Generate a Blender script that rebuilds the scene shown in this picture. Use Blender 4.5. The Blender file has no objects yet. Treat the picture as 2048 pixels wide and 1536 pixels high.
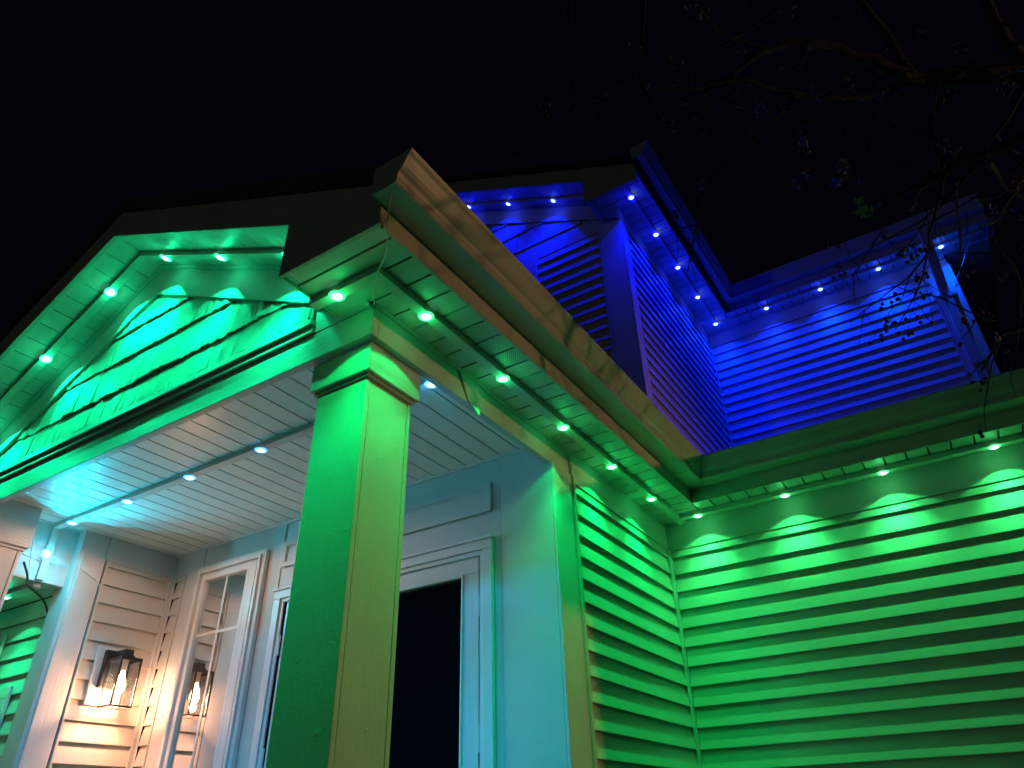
import bpy, math, random
from math import sin, cos, pi, radians, sqrt, atan2
from mathutils import Vector, Matrix, Euler
random.seed(7)
S = bpy.context.scene
COL = S.collection
# ------------------------------------------------------------------ camera, world, street light, exposure
cd = bpy.data.cameras.new('camera'); cam = bpy.data.objects.new('camera', cd); COL.objects.link(cam)
cam.location = (1.47447, -1.45269, -1.49963)
cam.matrix_world = Matrix.Translation(cam.location) @ (Matrix.Rotation(0.554137, 4, 'Z') @ Matrix.Rotation(pi/2 + 0.563815, 4, 'X') @ Matrix.Rotation(-0.028836, 4, 'Z'))
cd.sensor_width = 36.0; cd.lens = 36.0*1421.25/2048; cd.clip_start = 0.02; cd.clip_end = 500
S.camera = cam
W = bpy.data.worlds.new('World'); S.world = W; W.use_nodes = True
bg = W.node_tree.nodes['Background']; bg.inputs[0].default_value = (0.18, 0.17, 0.62, 1); bg.inputs[1].default_value = 0.004
S.view_settings.view_transform = 'Standard'; S.view_settings.look = 'None'
S.view_settings.exposure = 0.0; S.view_settings.gamma = 1.0
try: S.view_settings.use_curve_mapping = False
except Exception: pass
K_LED = 2.5                                   # common factor of the LED lamps
def lamp(name, kind, loc, color, power, size=0.01, direction=None, cone=None, blend=0.1, parent=None):
    l = bpy.data.lights.new(name, kind); l.color = color; l.energy = power; l.shadow_soft_size = size
    o = bpy.data.objects.new(name, l); COL.objects.link(o)
    if kind == 'SPOT': l.spot_size = radians(cone); l.spot_blend = blend
    if direction is not None: o.rotation_euler = Vector(direction).to_track_quat('-Z', 'Y').to_euler()
    if parent is not None:
        o.parent = parent; o.location = Vector(loc) - parent.location
    else: o.location = loc
    return o
# the street lamp across the road: warm, cut off above, low over the yard
lamp('street_light', 'SPOT', (13.0, 5.0, 1.6), (1.0, 0.53, 0.27), 1100, 0.10, (-12.6, -4.2, -4.5), 50, 0.75)
# the next street lamp far down the road: the faint light on everything that faces the front
lamp('far_street_light', 'POINT', (-5.0, -26.0, 3.4), (0.86, 1.0, 0.66), 260, 0.1)

# ------------------------------------------------------------------ materials
def new_mat(name):
    m = bpy.data.materials.new(name); m.use_nodes = True
    nt = m.node_tree; b = nt.nodes['Principled BSDF']
    return m, nt, b
def _n(nt, t, **kw):
    n = nt.nodes.new(t)
    for k, v in kw.items():
        if k in n.inputs: n.inputs[k].default_value = v
        else: setattr(n, k, v)
    return n
def paint(name, col, rough=0.5, grain=(4, 4, 4), gscale=8.0, bump=0.15, dist=0.004, var=0.12, spots=0.0, fine=0.0, dirt=0.0):
    """painted or vinyl surface: slight colour variation, grain relief stretched by 'grain', small knocks"""
    m, nt, b = new_mat(name); L = nt.links
    tc = _n(nt, 'ShaderNodeTexCoord'); mp = _n(nt, 'ShaderNodeMapping'); mp.inputs['Scale'].default_value = grain
    L.new(tc.outputs['Object'], mp.inputs['Vector'])
    nz = _n(nt, 'ShaderNodeTexNoise', Scale=gscale, Detail=6.0, Roughness=0.6); L.new(mp.outputs[0], nz.inputs['Vector'])
    n2 = _n(nt, 'ShaderNodeTexNoise', Scale=3.1, Detail=4.0); L.new(tc.outputs['Object'], n2.inputs['Vector'])
    rp = _n(nt, 'ShaderNodeMapRange'); rp.inputs[1].default_value = .3; rp.inputs[2].default_value = .7
    rp.inputs[3].default_value = 1-var; rp.inputs[4].default_value = 1.0
    L.new(n2.outputs[0], rp.inputs[0])
    mx = _n(nt, 'ShaderNodeMix', data_type='RGBA', blend_type='MULTIPLY'); mx.inputs[0].default_value = 1.0
    mx.inputs[6].default_value = (*col, 1); L.new(rp.outputs[0], mx.inputs[7])
    cout = mx.outputs[2]
    if dirt > 0:
        n4 = _n(nt, 'ShaderNodeTexNoise', Scale=5.0, Detail=9.0, Roughness=0.7); L.new(mp.outputs[0], n4.inputs['Vector'])
        r4 = _n(nt, 'ShaderNodeMapRange'); r4.inputs[1].default_value = .52; r4.inputs[2].default_value = .75; r4.inputs[3].default_value = 0; r4.inputs[4].default_value = dirt
        L.new(n4.outputs[0], r4.inputs[0])
        m4 = _n(nt, 'ShaderNodeMix', data_type='RGBA'); L.new(r4.outputs[0], m4.inputs[0]); L.new(cout, m4.inputs[6]); m4.inputs[7].default_value = (.16, .13, .10, 1)
        cout = m4.outputs[2]
    L.new(cout, b.inputs['Base Color'])
    b.inputs['Roughness'].default_value = rough
    bp = _n(nt, 'ShaderNodeBump', Strength=bump, Distance=dist)
    h = nz.outputs[0]
    if spots > 0:
        v = _n(nt, 'ShaderNodeTexVoronoi', Scale=16.0); 
        nzw = _n(nt, 'ShaderNodeTexNoise', Scale=40.0, Detail=3.0); L.new(tc.outputs['Object'], nzw.inputs['Vector'])
        mw = _n(nt, 'ShaderNodeMix', data_type='RGBA'); mw.inputs[0].default_value = .06; L.new(tc.outputs['Object'], mw.inputs[6]); L.new(nzw.outputs[1], mw.inputs[7])
        L.new(mw.outputs[2], v.inputs['Vector'])
        r3 = _n(nt, 'ShaderNodeMapRange'); r3.inputs[1].default_value = 0.0; r3.inputs[2].default_value = .13; r3.inputs[3].default_value = spots; r3.inputs[4].default_value = 0
        L.new(v.outputs['Distance'], r3.inputs[0])
        ad = _n(nt, 'ShaderNodeMath', operation='ADD'); L.new(h, ad.inputs[0]); L.new(r3.outputs[0], ad.inputs[1]); h = ad.outputs[0]
    if fine > 0:
        n5 = _n(nt, 'ShaderNodeTexNoise', Scale=170.0, Detail=2.0); L.new(tc.outputs['Object'], n5.inputs['Vector'])
        mu = _n(nt, 'ShaderNodeMath', operation='MULTIPLY_ADD'); L.new(n5.outputs[0], mu.inputs[0]); mu.inputs[1].default_value = fine; L.new(h, mu.inputs[2]); h = mu.outputs[0]
    L.new(h, bp.inputs['Height']); L.new(bp.outputs[0], b.inputs['Normal'])
    return m
VINYL = (.60, .565, .50); TRIM = (.62, .605, .575); SOF = (.60, .58, .54)
M = {}
M['siding'] = paint('vinyl_siding', VINYL, .5, (1.2, 1.2, 26), 9, .10, .002, .10, fine=.25)
M['trim'] = paint('painted_trim_board', TRIM, .5, (3, 3, 30), 5, .22, .003, .10, spots=.12, fine=.5)
M['trim_v'] = paint('painted_trim_board_upright', TRIM, .5, (30, 30, 2.2), 4, .25, .003, .10, spots=.12, fine=.5)
M['post'] = paint('grained_post', TRIM, .5, (46, 46, 2.2), 2.4, .6, .004, .10, spots=.1, fine=.3)
M['column'] = paint('rolled_column_paint', (.58, .555, .50), .42, (9, 9, 2), 5, .30, .005, .16, spots=.9, fine=.35, dirt=.10)
M['beam'] = paint('grained_beam', (.60, .585, .55), .48, (3, 5, 42), 2.6, .6, .005, .12, spots=.15, fine=.3)
M['shake'] = paint('shake_panel', (.60, .565, .50), .6, (80, 80, 1.4), 3.0, 1.0, .012, .22, fine=.2)
M['soffit'] = paint('soffit_vinyl', SOF, .42, (3, 3, 3), 5, .08, .003, .07, fine=.2)
M['ceiling'] = paint('porch_ceiling_vinyl', (.80, .76, .73), .34, (20, 3, 3), 3, .10, .003, .05, fine=.15)
M['gutter'] = paint('gutter_aluminium', (.53, .49, .44), .38, (2, 2, 2), 3, .12, .006, .14, dirt=.14)
M['fascia'] = paint('fascia_aluminium', (.52, .48, .43), .4, (2, 2, 2), 3, .10, .004, .12, dirt=.12)
M['track'] = paint('track_aluminium', (.62, .60, .57), .4, (2, 2, 2), 3, .05, .002, .05)
M['white'] = paint('white_paint', (.74, .73, .71), .35, (4, 4, 30), 5, .06, .002, .05)
M['roof'] = paint('asphalt_shingle', (.05, .048, .045), .9, (12, 12, 12), 9, .8, .01, .4)
M['dark'] = paint('dark_gap', (.05, .048, .045), .8, (4, 4, 4), 5, .0, .001, .1)
M['bronze'] = paint('bronze_metal', (.035, .026, .022), .42, (6, 6, 6), 9, .08, .002, .2)
M['black'] = paint('black_rubber', (.02, .02, .02), .5)
M['wire'] = paint('white_wire', (.7, .7, .68), .45)
M['grass'] = paint('lawn', (.035, .05, .02), .95, (8, 8, 8), 9, 1.0, .03, .5)
M['concrete'] = paint('porch_deck', (.52, .22, .09), .8, (4, 4, 4), 9, .4, .004, .25)
M['bark'] = paint('bark', (.017, .015, .014), .85, (10, 10, 10), 9, .9, .01, .5)
M['berry'] = paint('berry_skin', (.075, .010, .016), .28, (6, 6, 6), 9, .05, .001, .4)
M['leaf'] = paint('withered_leaf', (.34, .15, .05), .6, (30, 30, 30), 5, .4, .003, .4)
M['tape'] = paint('clear_tape', (.5, .5, .46), .25, (10, 10, 10), 6, .4, .004, .1)
# perforated soffit: dark round holes in staggered rows on the vented panels
def vent_mat():
    m, nt, b = new_mat('perforated_soffit'); L = nt.links
    tc = _n(nt, 'ShaderNodeTexCoord'); sp = _n(nt, 'ShaderNodeSeparateXYZ'); L.new(tc.outputs['Object'], sp.inputs[0])
    def M_(op, a, bb=None, c=None):
        n = _n(nt, 'ShaderNodeMath', operation=op)
        for i, q in enumerate((a, bb, c)):
            if q is None: continue
            if isinstance(q, (int, float)): n.inputs[i].default_value = q
            else: L.new(q, n.inputs[i])
        return n.outputs[0]
    p = 0.0095
    gx = M_('DIVIDE', sp.outputs[0], p); gy = M_('DIVIDE', sp.outputs[1], p*.8)
    row = M_('FLOOR', gy); sh = M_('MULTIPLY', M_('MODULO', row, 2.0), 0.5)
    fx = M_('SUBTRACT', M_('FRACT', M_('ADD', gx, sh)), 0.5); fy = M_('SUBTRACT', M_('FRACT', gy), 0.5)
    r = M_('SQRT', M_('ADD', M_('MULTIPLY', fx, fx), M_('MULTIPLY', fy, fy)))
    hole = M_('LESS_THAN', r, 0.27)
    mx = _n(nt, 'ShaderNodeMix', data_type='RGBA'); L.new(hole, mx.inputs[0]); mx.inputs[6].default_value = (*SOF, 1); mx.inputs[7].default_value = (.02, .02, .018, 1)
    L.new(mx.outputs[2], b.inputs['Base Color']); b.inputs['Roughness'].default_value = .45
    return m
M['vent'] = vent_mat()
def glass(name, fac, base, rough=0.015):
    m, nt, b = new_mat(name); L = nt.links
    nt.nodes.remove(b); out = [n for n in nt.nodes if n.type == 'OUTPUT_MATERIAL'][0]
    d = _n(nt, 'ShaderNodeBsdfDiffuse'); d.inputs[0].default_value = (*base, 1)
    g = _n(nt, 'ShaderNodeBsdfGlossy'); g.inputs['Roughness'].default_value = rough; g.inputs[0].default_value = (1, 1, 1, 1)
    tc = _n(nt, 'ShaderNodeTexCoord'); nz = _n(nt, 'ShaderNodeTexNoise', Scale=1.8, Detail=1.0); L.new(tc.outputs['Object'], nz.inputs['Vector'])
    bp = _n(nt, 'ShaderNodeBump', Strength=.03, Distance=.05); L.new(nz.outputs[0], bp.inputs['Height']); L.new(bp.outputs[0], g.inputs['Normal'])
    mx = _n(nt, 'ShaderNodeMixShader'); mx.inputs[0].default_value = fac
    L.new(d.outputs[0], mx.inputs[1]); L.new(g.outputs[0], mx.inputs[2]); L.new(mx.outputs[0], out.inputs[0])
    return m
M['window_glass'] = glass('coated_window_glass', .70, (.035, .032, .03))
M['door_glass'] = glass('dark_door_glass', .10, (.004, .004, .006), .02)
def clear():
    m, nt, b = new_mat('clear_lantern_glass'); L = nt.links
    nt.nodes.remove(b); out = [n for n in nt.nodes if n.type == 'OUTPUT_MATERIAL'][0]
    t = _n(nt, 'ShaderNodeBsdfTransparent'); t.inputs[0].default_value = (.93, .93, .93, 1)
    g = _n(nt, 'ShaderNodeBsdfGlossy'); g.inputs['Roughness'].default_value = .03
    lw = _n(nt, 'ShaderNodeLayerWeight', Blend=.35); mx = _n(nt, 'ShaderNodeMixShader')
    ml = _n(nt, 'ShaderNodeMath', operation='MULTIPLY'); ml.inputs[1].default_value = .55; L.new(lw.outputs['Fresnel'], ml.inputs[0])
    L.new(ml.outputs[0], mx.inputs[0]); L.new(t.outputs[0], mx.inputs[1]); L.new(g.outputs[0], mx.inputs[2]); L.new(mx.outputs[0], out.inputs[0])
    return m
M['clear'] = clear()
def glow(name, col, strength):
    m, nt, b = new_mat(name)
    b.inputs['Base Color'].default_value = (.8, .8, .8, 1); b.inputs['Emission Color'].default_value = (*col, 1); b.inputs['Emission Strength'].default_value = strength
    return m
M['bulb'] = glow('lit_bulb', (1, .80, .50), 14)

# ------------------------------------------------------------------ mesh helpers (all shapes in world coordinates)
def box(x0, x1, y0, y1, z0, z1):
    x0, x1 = min(x0, x1), max(x0, x1); y0, y1 = min(y0, y1), max(y0, y1); z0, z1 = min(z0, z1), max(z0, z1)
    v = [(x0,y0,z0),(x1,y0,z0),(x1,y1,z0),(x0,y1,z0),(x0,y0,z1),(x1,y0,z1),(x1,y1,z1),(x0,y1,z1)]
    return v, [(0,3,2,1),(4,5,6,7),(0,1,5,4),(1,2,6,5),(2,3,7,6),(3,0,4,7)]
def prism(poly, axis, a0, a1):
    """poly of 2-D points swept along axis: X -> (y,z), Y -> (x,z), Z -> (x,y)"""
    n = len(poly)
    def q(p, a): return (a, p[0], p[1]) if axis == 'X' else ((p[0], a, p[1]) if axis == 'Y' else (p[0], p[1], a))
    v = [q(p, a0) for p in poly] + [q(p, a1) for p in poly]
    f = [tuple(range(n)), tuple(range(2*n-1, n-1, -1))] + [(i, i+n, (i+1) % n+n, (i+1) % n) for i in range(n)]
    return v, f
def tube(pts, r, seg=6):
    pts = [Vector(p) for p in pts]; n = len(pts)
    rr = r if isinstance(r, (list, tuple)) else [r]*n
    v, f = [], []; up = Vector((.31, .17, .93))
    for i, p in enumerate(pts):
        d = (pts[min(i+1, n-1)]-pts[max(i-1, 0)]).normalized()
        a = d.cross(up).normalized(); b = d.cross(a)
        for k in range(seg):
            t = 2*pi*k/seg; v.append(tuple(p + (a*cos(t)+b*sin(t))*rr[i]))
    for i in range(n-1):
        for k in range(seg):
            f.append((i*seg+k, i*seg+(k+1) % seg, (i+1)*seg+(k+1) % seg, (i+1)*seg+k))
    f.append(tuple(range(seg-1, -1, -1))); f.append(tuple((n-1)*seg+k for k in range(seg)))
    return v, f
def smooth_path(pts, per=4):
    P = [Vector(p) for p in pts]; out = []
    for i in range(len(P)-1):
        a, b, c, d = P[max(i-1, 0)], P[i], P[i+1], P[min(i+2, len(P)-1)]
        for k in range(per):
            t = k/per
            out.append(.5*((2*b)+(c-a)*t+(2*a-5*b+4*c-d)*t*t+(3*b-a-3*c+d)*t**3))
    out.append(P[-1]); return out
def join(*gs):
    v, f = [], []
    for a, b in gs:
        o = len(v); v += a; f += [tuple(i+o for i in q) for q in b]
    return v, f
def mesh(name, g, mat, off=(0, 0, 0), smooth=False):
    me = bpy.data.meshes.new(name)
    me.from_pydata([(p[0]-off[0], p[1]-off[1], p[2]-off[2]) for p in g[0]], [], g[1])
    import bmesh
    bm = bmesh.new(); bm.from_mesh(me); bmesh.ops.recalc_face_normals(bm, faces=bm.faces); bm.to_mesh(me); bm.free()
    me.materials.append(mat)
    if smooth:
        for p in me.polygons: p.use_smooth = True
    return me
def root_of(o):
    while o.parent: o = o.parent
    return o
def thing(name, label, cat, loc, group=None):
    o = bpy.data.objects.new(name, None); COL.objects.link(o); o.location = loc; o.empty_display_size = .1
    o['label'] = label; o['category'] = cat
    if group: o['group'] = group
    return o
def wpos(o):
    p = Vector((0, 0, 0))
    while o: p = p + Vector(o.location); o = o.parent
    return p
def part(name, g, mat, parent, bevel=0, label=None, smooth=False, at=None):
    """one mesh object under its thing or part; 'at' is its own world origin"""
    pw = wpos(parent); ow = Vector(at) if at is not None else pw
    o = bpy.data.objects.new(name, mesh(name, g, mat, ow, smooth)); COL.objects.link(o)
    o.parent = parent; o.location = ow - pw
    if bevel:
        md = o.modifiers.new('edge', 'BEVEL'); md.width = bevel; md.segments = 2; md.limit_method = 'ANGLE'
    if label: o['label'] = label
    return o
def again(o, world):
    """another piece sharing o's mesh, at another place under the same parent"""
    c = o.copy(); COL.objects.link(c); c.parent = o.parent; c.location = Vector(world) - wpos(o.parent); return c
def single(name, g, mat, label, cat, loc, group=None, smooth=False):
    o = bpy.data.objects.new(name, mesh(name, g, mat, loc, smooth)); COL.objects.link(o); o.location = loc
    o['label'] = label; o['category'] = cat
    if group: o['group'] = group
    return o
def setting(name, g, mat, kind='structure'):
    o = bpy.data.objects.new(name, mesh(name, g, mat)); COL.objects.link(o); o['kind'] = kind; return o
GZ = -3.05          # the ground
PZ = -2.62          # porch floor
E1 = 0.1055         # siding course and soffit panel pitch
# ------------------------------------------------------------------ ground
setting('ground', box(-60, 60, -60, 60, GZ-.3, GZ), M['grass'])
setting('porch_floor', box(-3.25, .12, -.25, 1.25, GZ+.004, PZ), M['concrete'])
M['paving'] = paint('path_paving', (.30, .29, .27), .85, (4, 4, 4), 9, .4, .004, .25)
setting('path', box(-2.3, -.7, -9, -.26, GZ+.004, GZ+.05), M['paving'])

# ------------------------------------------------------------------ the house
house = thing('house', 'beige vinyl sided two storey house with glowing green and blue eaves', 'house', (0.0, 3.2, GZ))
def lap(axis, n0, sgn, a0, a1, h, d=.0195, top=.002):
    """one lap siding board from z=0 up; wall plane n0, facing sgn along the other axis"""
    pr = [(n0, 0.0), (n0+sgn*d, 0.0), (n0+sgn*d, .004), (n0+sgn*top, h), (n0, h)]
    return prism(pr, axis, a0, a1)
def siding(wallo, axis, n0, sgn, a0, a1, ztop, zfirst, zlow, first=True, pitch=E1):
    """courses of boards: a cut course right under the trim, then whole ones down to zlow"""
    ax = (lambda z: (a0, n0, z)) if axis == 'X' else (lambda z: (n0, a0, z))
    if first and ztop-zfirst > .012:
        part('siding_board', lap2(axis, n0, sgn, a0, a1, zfirst, ztop), M['siding'], wallo, at=ax(zfirst))
    z = zfirst-pitch; o = None
    while z > zlow:
        if o is None:
            g = lap(axis, n0, sgn, a0, a1, pitch+.003); g = ([(p[0], p[1], p[2]+z) for p in g[0]], g[1])
            o = part('siding_board', g, M['siding'], wallo, at=ax(z))
        else: again(o, ax(z))
        z -= pitch
def lap2(axis, n0, sgn, a0, a1, z0, z1):
    h = z1-z0; t = .0195-(.0175)*h/E1
    g = lap(axis, n0, sgn, a0, a1, h, .0195, max(t, .002)); return [[(p[0], p[1], p[2]+z0) for p in g[0]], g[1]]

# --- lower right wall, facing the yard
YR = 2.716; YD = 1.258; XL = -2.864; ZC = .112; ZS = .126
XR = 4.4
w = part('wall', box(-.2, XR, YR+.001, YR+.2, GZ, .34), M['dark'], house)
part('frieze_board', box(.0127, XR, YR-.012, YR+.001, -.034, ZS-.002), M['trim'], w)
part('trim_strip', box(.030, XR, YR-.020, YR+.001, -.046, -.0345), M['siding'], w)
siding(w, 'X', YR, -1, .030, XR, -.046, -.0905, GZ+.15)
part('corner_post', join(box(.0, .028, YR-.024, YR+.001, GZ+.1, -.034)), M['trim_v'], w, .003)
# --- wall at the side of the porch
w = part('wall', box(-.2, -.001, YD+.03, YR+.1, GZ, .34), M['dark'], house)
part('frieze_board', box(-.0, .0125, YD+.195, YR-.0125, -.030, ZS-.002), M['trim'], w)
part('trim_strip', box(-.0, .020, YD+.205, YR-.0245, -.042, -.0305), M['siding'], w)
siding(w, 'Y', 0.0, 1, YD+.205, YR-.024, -.042, -.0905, GZ+.15)
part('corner_post', box(.0005, .026, YR-.052, YR-.0245, GZ+.1, -.0425), M['trim_v'], w, .003)
part('corner_board', box(-.001, .014, YD-.0005, YD+.185, PZ-.2, -.001), M['trim_v'], w, .003)
part('trim_strip', box(-.001, .024, YD+.186, YD+.204, GZ+.1, -.0015), M['siding'], w, .002)
# --- back wall of the porch with door and window
w = part('wall', box(-3.0, -.002, YD+.03, YD+.2, GZ, .5), M['dark'], house)
part('wall_panel', join(box(-2.56, -.29, YD+.004, YD+.029, -.33, ZC-.002), box(-.36, -.29, YD+.004, YD+.029, PZ, -.3305), box(-1.93, -1.78, YD+.004, YD+.029, PZ, -.3305), box(-2.56, -1.9305, YD+.0045, YD+.0285, PZ, -.3305)), M['trim'], w)
part('corner_board', box(-.288, -.0015, YD, YD+.029, PZ, ZC-.002), M['trim_v'], w, .003)
part('frieze_board', box(-2.863, -2.561, YD, YD+.029, -.03, ZC-.002), M['trim'], w)
part('trim_board', box(-2.708, -2.561, YD-.004, YD+.029, PZ, -.0305), M['trim_v'], w, .003)
part('trim_strip', box(-2.724, -2.709, YD-.010, YD+.029, PZ, -.0305), M['siding'], w)
part('trim_strip', box(-2.81, -2.7245, YD-.008, YD+.029, -.046, -.0305), M['siding'], w)
siding(w, 'X', YD+.012, -1, -2.81, -2.7245, -.046, -.072, PZ)
part('trim_board', box(-1.93, -1.815, YD-.002, YD+.0035, PZ, ZC-.0025), M['trim_v'], w, .002)
# transom panel over the door
fr = part('transom', box(-1.785, -.352, YD+.0, YD+.0035, -.152, -.034), M['dark'], w)
def frame(x0, x1, z0, z1, y0, y1, wd):
    return join(box(x0, x1, y0, y1, z1-wd, z1), box(x0, x1, y0, y1, z0, z0+wd), box(x0, x0+wd, y0, y1, z0+wd, z1-wd), box(x1-wd, x1, y0, y1, z0+wd, z1-wd))
fr = part('transom', join(frame(-1.80, -.336, -.168, -.018, YD-.016, YD-.001, .026), frame(-1.774, -.362, -.142, -.044, YD-.010, YD-.0015, .008)), M['trim'], house, .002)
part('panel', prism([(YD-.0005, -.044), (YD+.0005, -.142), (YD-.008, -.142), (YD-.0035, -.044)], 'X', -1.765, -.371), M['trim'], fr)
# door: casing, twin storm leaves with dark glass
dr = part('door', join(frame(-1.81, -.330, PZ-.05, -.303, YD-.022, YD-.001, .052), frame(-1.758, -.382, PZ-.02, -.355, YD-.012, YD-.0015, .022),
                       box(-1.82, -.322, YD-.034, YD-.001, -.310, -.298)), M['white'], house, .003)
for x0, x1 in ((-1.07, -.419), (-1.722, -1.074)):
    lf = frame(x0, x1, PZ+.02, -.368, YD+.001, YD+.022, .086)
    lo = part('door_leaf', join(lf, frame(x0+.086, x1-.086, PZ+.106, -.454, YD-.006, YD+.0205, .010)), M['white'], dr, .003)
    lo['label'] = 'white storm door leaf around dark glass'
    part('glass_pane', box(x0+.0955, x1-.0955, YD+.010, YD+.016, PZ+.115, -.4635), M['door_glass'], dr)
for z in (-.556, -1.108, -1.9):
    part('hinge', tube([(-.411, YD-.008, z), (-.411, YD-.008, z-.106)], .007, 8), M['white'], dr)
    part('hinge', tube([(-1.730, YD-.008, z), (-1.730, YD-.008, z-.106)], .007, 8), M['white'], dr)
part('handle', tube([(-1.04, YD-.03, -1.55), (-1.04, YD-.045, -1.58), (-1.04, YD-.045, -1.70), (-1.04, YD-.03, -1.73)], .008, 8), M['bronze'], dr)
# window left of the door
wn = part('window', join(frame(-2.56, -1.931, -1.90, -.030, YD-.030, YD-.001, .028), frame(-2.532, -1.959, -1.872, -.058, YD-.044, YD-.0015, .020),
                         frame(-2.512, -1.979, -1.852, -.078, YD-.024, YD-.0025, .020), frame(-2.492, -2.046, -1.832, -.098, YD-.034, YD+.004, .030), box(-2.046, -1.999, YD-.034, YD+.004, -1.832, -.098)), M['white'], house, .003)
part('glass_pane', box(-2.463, -2.047, YD-.014, YD-.009, -1.80, -.129), M['window_glass'], wn)
for g in (box(-2.281, -2.266, YD-.0165, YD-.0145, -1.80, -.129), box(-2.462, -2.048, YD-.0170, YD-.0150, -.466, -.450), box(-2.462, -2.048, YD-.0170, YD-.0150, -1.45, -1.434)):
    part('muntin', g, M['white'], wn)
# --- left inner wall of the porch with the lantern
w = part('wall', box(XL-.2, XL-.001, .80, YD+.03, GZ, .5), M['dark'], house)
part('frieze_board', box(XL-.0005, XL+.012, .7905, YD-.0005, -.028, ZC-.002), M['trim'], w)
part('trim_strip', box(XL-.0005, XL+.022, .8125, YD-.0265, -.046, -.0285), M['siding'], w)
siding(w, 'Y', XL, 1, .8125, YD-.026, -.046, -.072, PZ)
part('trim_strip', box(XL-.0005, XL+.024, .7985, .812, PZ, -.0285), M['siding'], w, .002)
part('corner_post', join(box(XL, XL+.026, YD-.026, YD-.001, PZ, -.0285), box(XL+.0265, XL+.050, YD-.006, YD-.0012, PZ, -.0285)), M['trim_v'], w, .003)
# corner post at the front of that wall
pt = part('corner_board', join(box(-3.014, XL+.003, .629, .7895, PZ-.2, ZC-.002), box(-2.99, XL+.018, .648, .7885, PZ-.2, -.029)), M['post'], house, .004)
# --- far left wing
YW = .70
w = part('wall', box(-7, -3.0, YW+.001, YW+.2, GZ, .3), M['dark'], house)
part('frieze_board', box(-7, -3.015, YW-.012, YW+.001, -.300, -.232), M['trim'], w)
siding(w, 'X', YW, -1, -7, -3.016, -.300, -.345, GZ+.1)
part('trim_board', box(-3.56, -3.52, YW-.034, YW-.018, -1.4, -.40), M['white'], w, .003)
cs = part('window', frame(-4.05, -3.235, -1.75, -.72, YW-.040, YW-.018, .07), M['white'], w, .004)
part('wall', box(-3.05, -2.924, .313, .6285, -.224, ZC-.002), M['trim'], house)
sof = part('soffit', box(-7, -2.926, .24, YW+.0, -.212, -.20), M['dark'], house)
for k in range(4):
    y = YW-.012-(k+1)*E1
    part('soffit_panel', box(-7, -2.9265, y+.005, y+E1-.005, -.226, -.2125), M['soffit'], sof)
part('fascia', box(-7, -2.93, .235, .252, -.235, -.03), M['fascia'], sof)
part('roof', prism([(.18, -.05), (3.3, 1.2), (3.3, 1.26), (.18, .01)], 'X', -7.3, -3.375), M['roof'], house)

# --- upper storey: gabled bay, side wall, recessed wall
YB = 2.737; YU = 4.957; ZU = 2.974; XE = 2.28
w = part('wall', box(-6.5, -.03, YB+.001, YB+.2, .3, 3.6), M['dark'], house)
part('corner_board', box(-.19, -.001, YB-.014, YB+.001, .9, 2.989), M['trim_v'], w, .003)
part('trim_strip', box(-.206, -.191, YB-.020, YB+.001, .9, 2.8085), M['siding'], w)
part('trim_band', box(-6.4, -.1915, YB-.013, YB+.001, 2.809, 2.989), M['trim'], w, .003)
siding(w, 'X', YB, -1, -.812, -.207, 2.809, 2.733, 1.0, pitch=.1032)
wu = part('window', frame(-1.95, -.812, 1.5, 2.808, YB-.030, YB+.001, .17), M['white'], w, .004)
part('glass_pane', box(-1.78, -.982, YB-.016, YB-.010, 1.67, 2.638), M['door_glass'], wu)
w = part('wall', box(-.2, -.001, YB+.03, YU+.1, .3, 3.4), M['dark'], house)
part('corner_board', box(-.0005, .015, YB-.0145, YB+.110, .9, 2.880), M['trim_v'], w, .003)
part('frieze_board', box(-.0005, .012, YB-.0140, YU-.013, 2.8805, ZU-.002), M['trim'], w)
siding(w, 'Y', 0.0, 1, YB+.111, YU-.026, 2.880, 2.808, .9, pitch=.1015)
part('corner_post', box(.0, .027, YU-.026, YU+.001, .9, 2.880), M['trim_v'], w, .003)
w = part('wall', box(-.1, XE, YU+.001, YU+.2, .3, 3.4), M['dark'], house)
part('frieze_board', box(.013, XE, YU-.012, YU+.001, 2.850, ZU-.002), M['trim'], w)
siding(w, 'X', YU, -1, .0275, 2.075, 2.850, 2.806, .9, pitch=.1012)
part('trim_strip', box(2.0755, 2.090, YU-.020, YU+.001, .9, 2.8495), M['siding'], w)
part('corner_board', box(2.0905, XE+.014, YU-.016, YU+.001, .9, 2.8495), M['trim_v'], w, .003)
part('wall', box(XE-.2, XE, YU+.2, 9.0, .3, 3.2), M['dark'], house)
part('roof', prism([(2.36, .25), (4.96, 1.30), (4.96, 1.36), (2.36, .31)], 'X', .02, XR+.3), M['roof'], house)

# --- gables (the porch gable and the bay gable share their build)
SL = .504
TH = atan2(SL, 1.0)
def soffit_boards(parent, xa, za, side, x_end, y0, y1, mat=None):
    """panels across a sloping rake soffit, grooves along Y"""
    L = abs(x_end-xa)/cos(TH); n = int(L/E1)+1; o = None
    for k in range(n):
        s0, s1 = k*E1+.0018, min((k+1)*E1-.0018, L)
        if s1-s0 < .01: continue
        def P(s, up): return (xa+side*(s*cos(TH)+up*sin(TH)), za-s*sin(TH)+up*cos(TH))
        poly = [P(s0, 0), P(s1, 0), P(s1, .007), P(s0, .007)]
        part('soffit_panel', prism(poly, 'Y', y0, y1), mat or M['soffit'], parent)
def slant(xa, za, x1, side, lo, hi):
    """band following the rake from x=xa to x1 between heights lo and hi over the line za - SL*|x-xa|"""
    z = lambda x: za-SL*abs(x-xa)
    return [(xa, z(xa)+lo), (x1, z(x1)+lo), (x1, z(x1)+hi), (xa, z(xa)+hi)]
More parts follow.
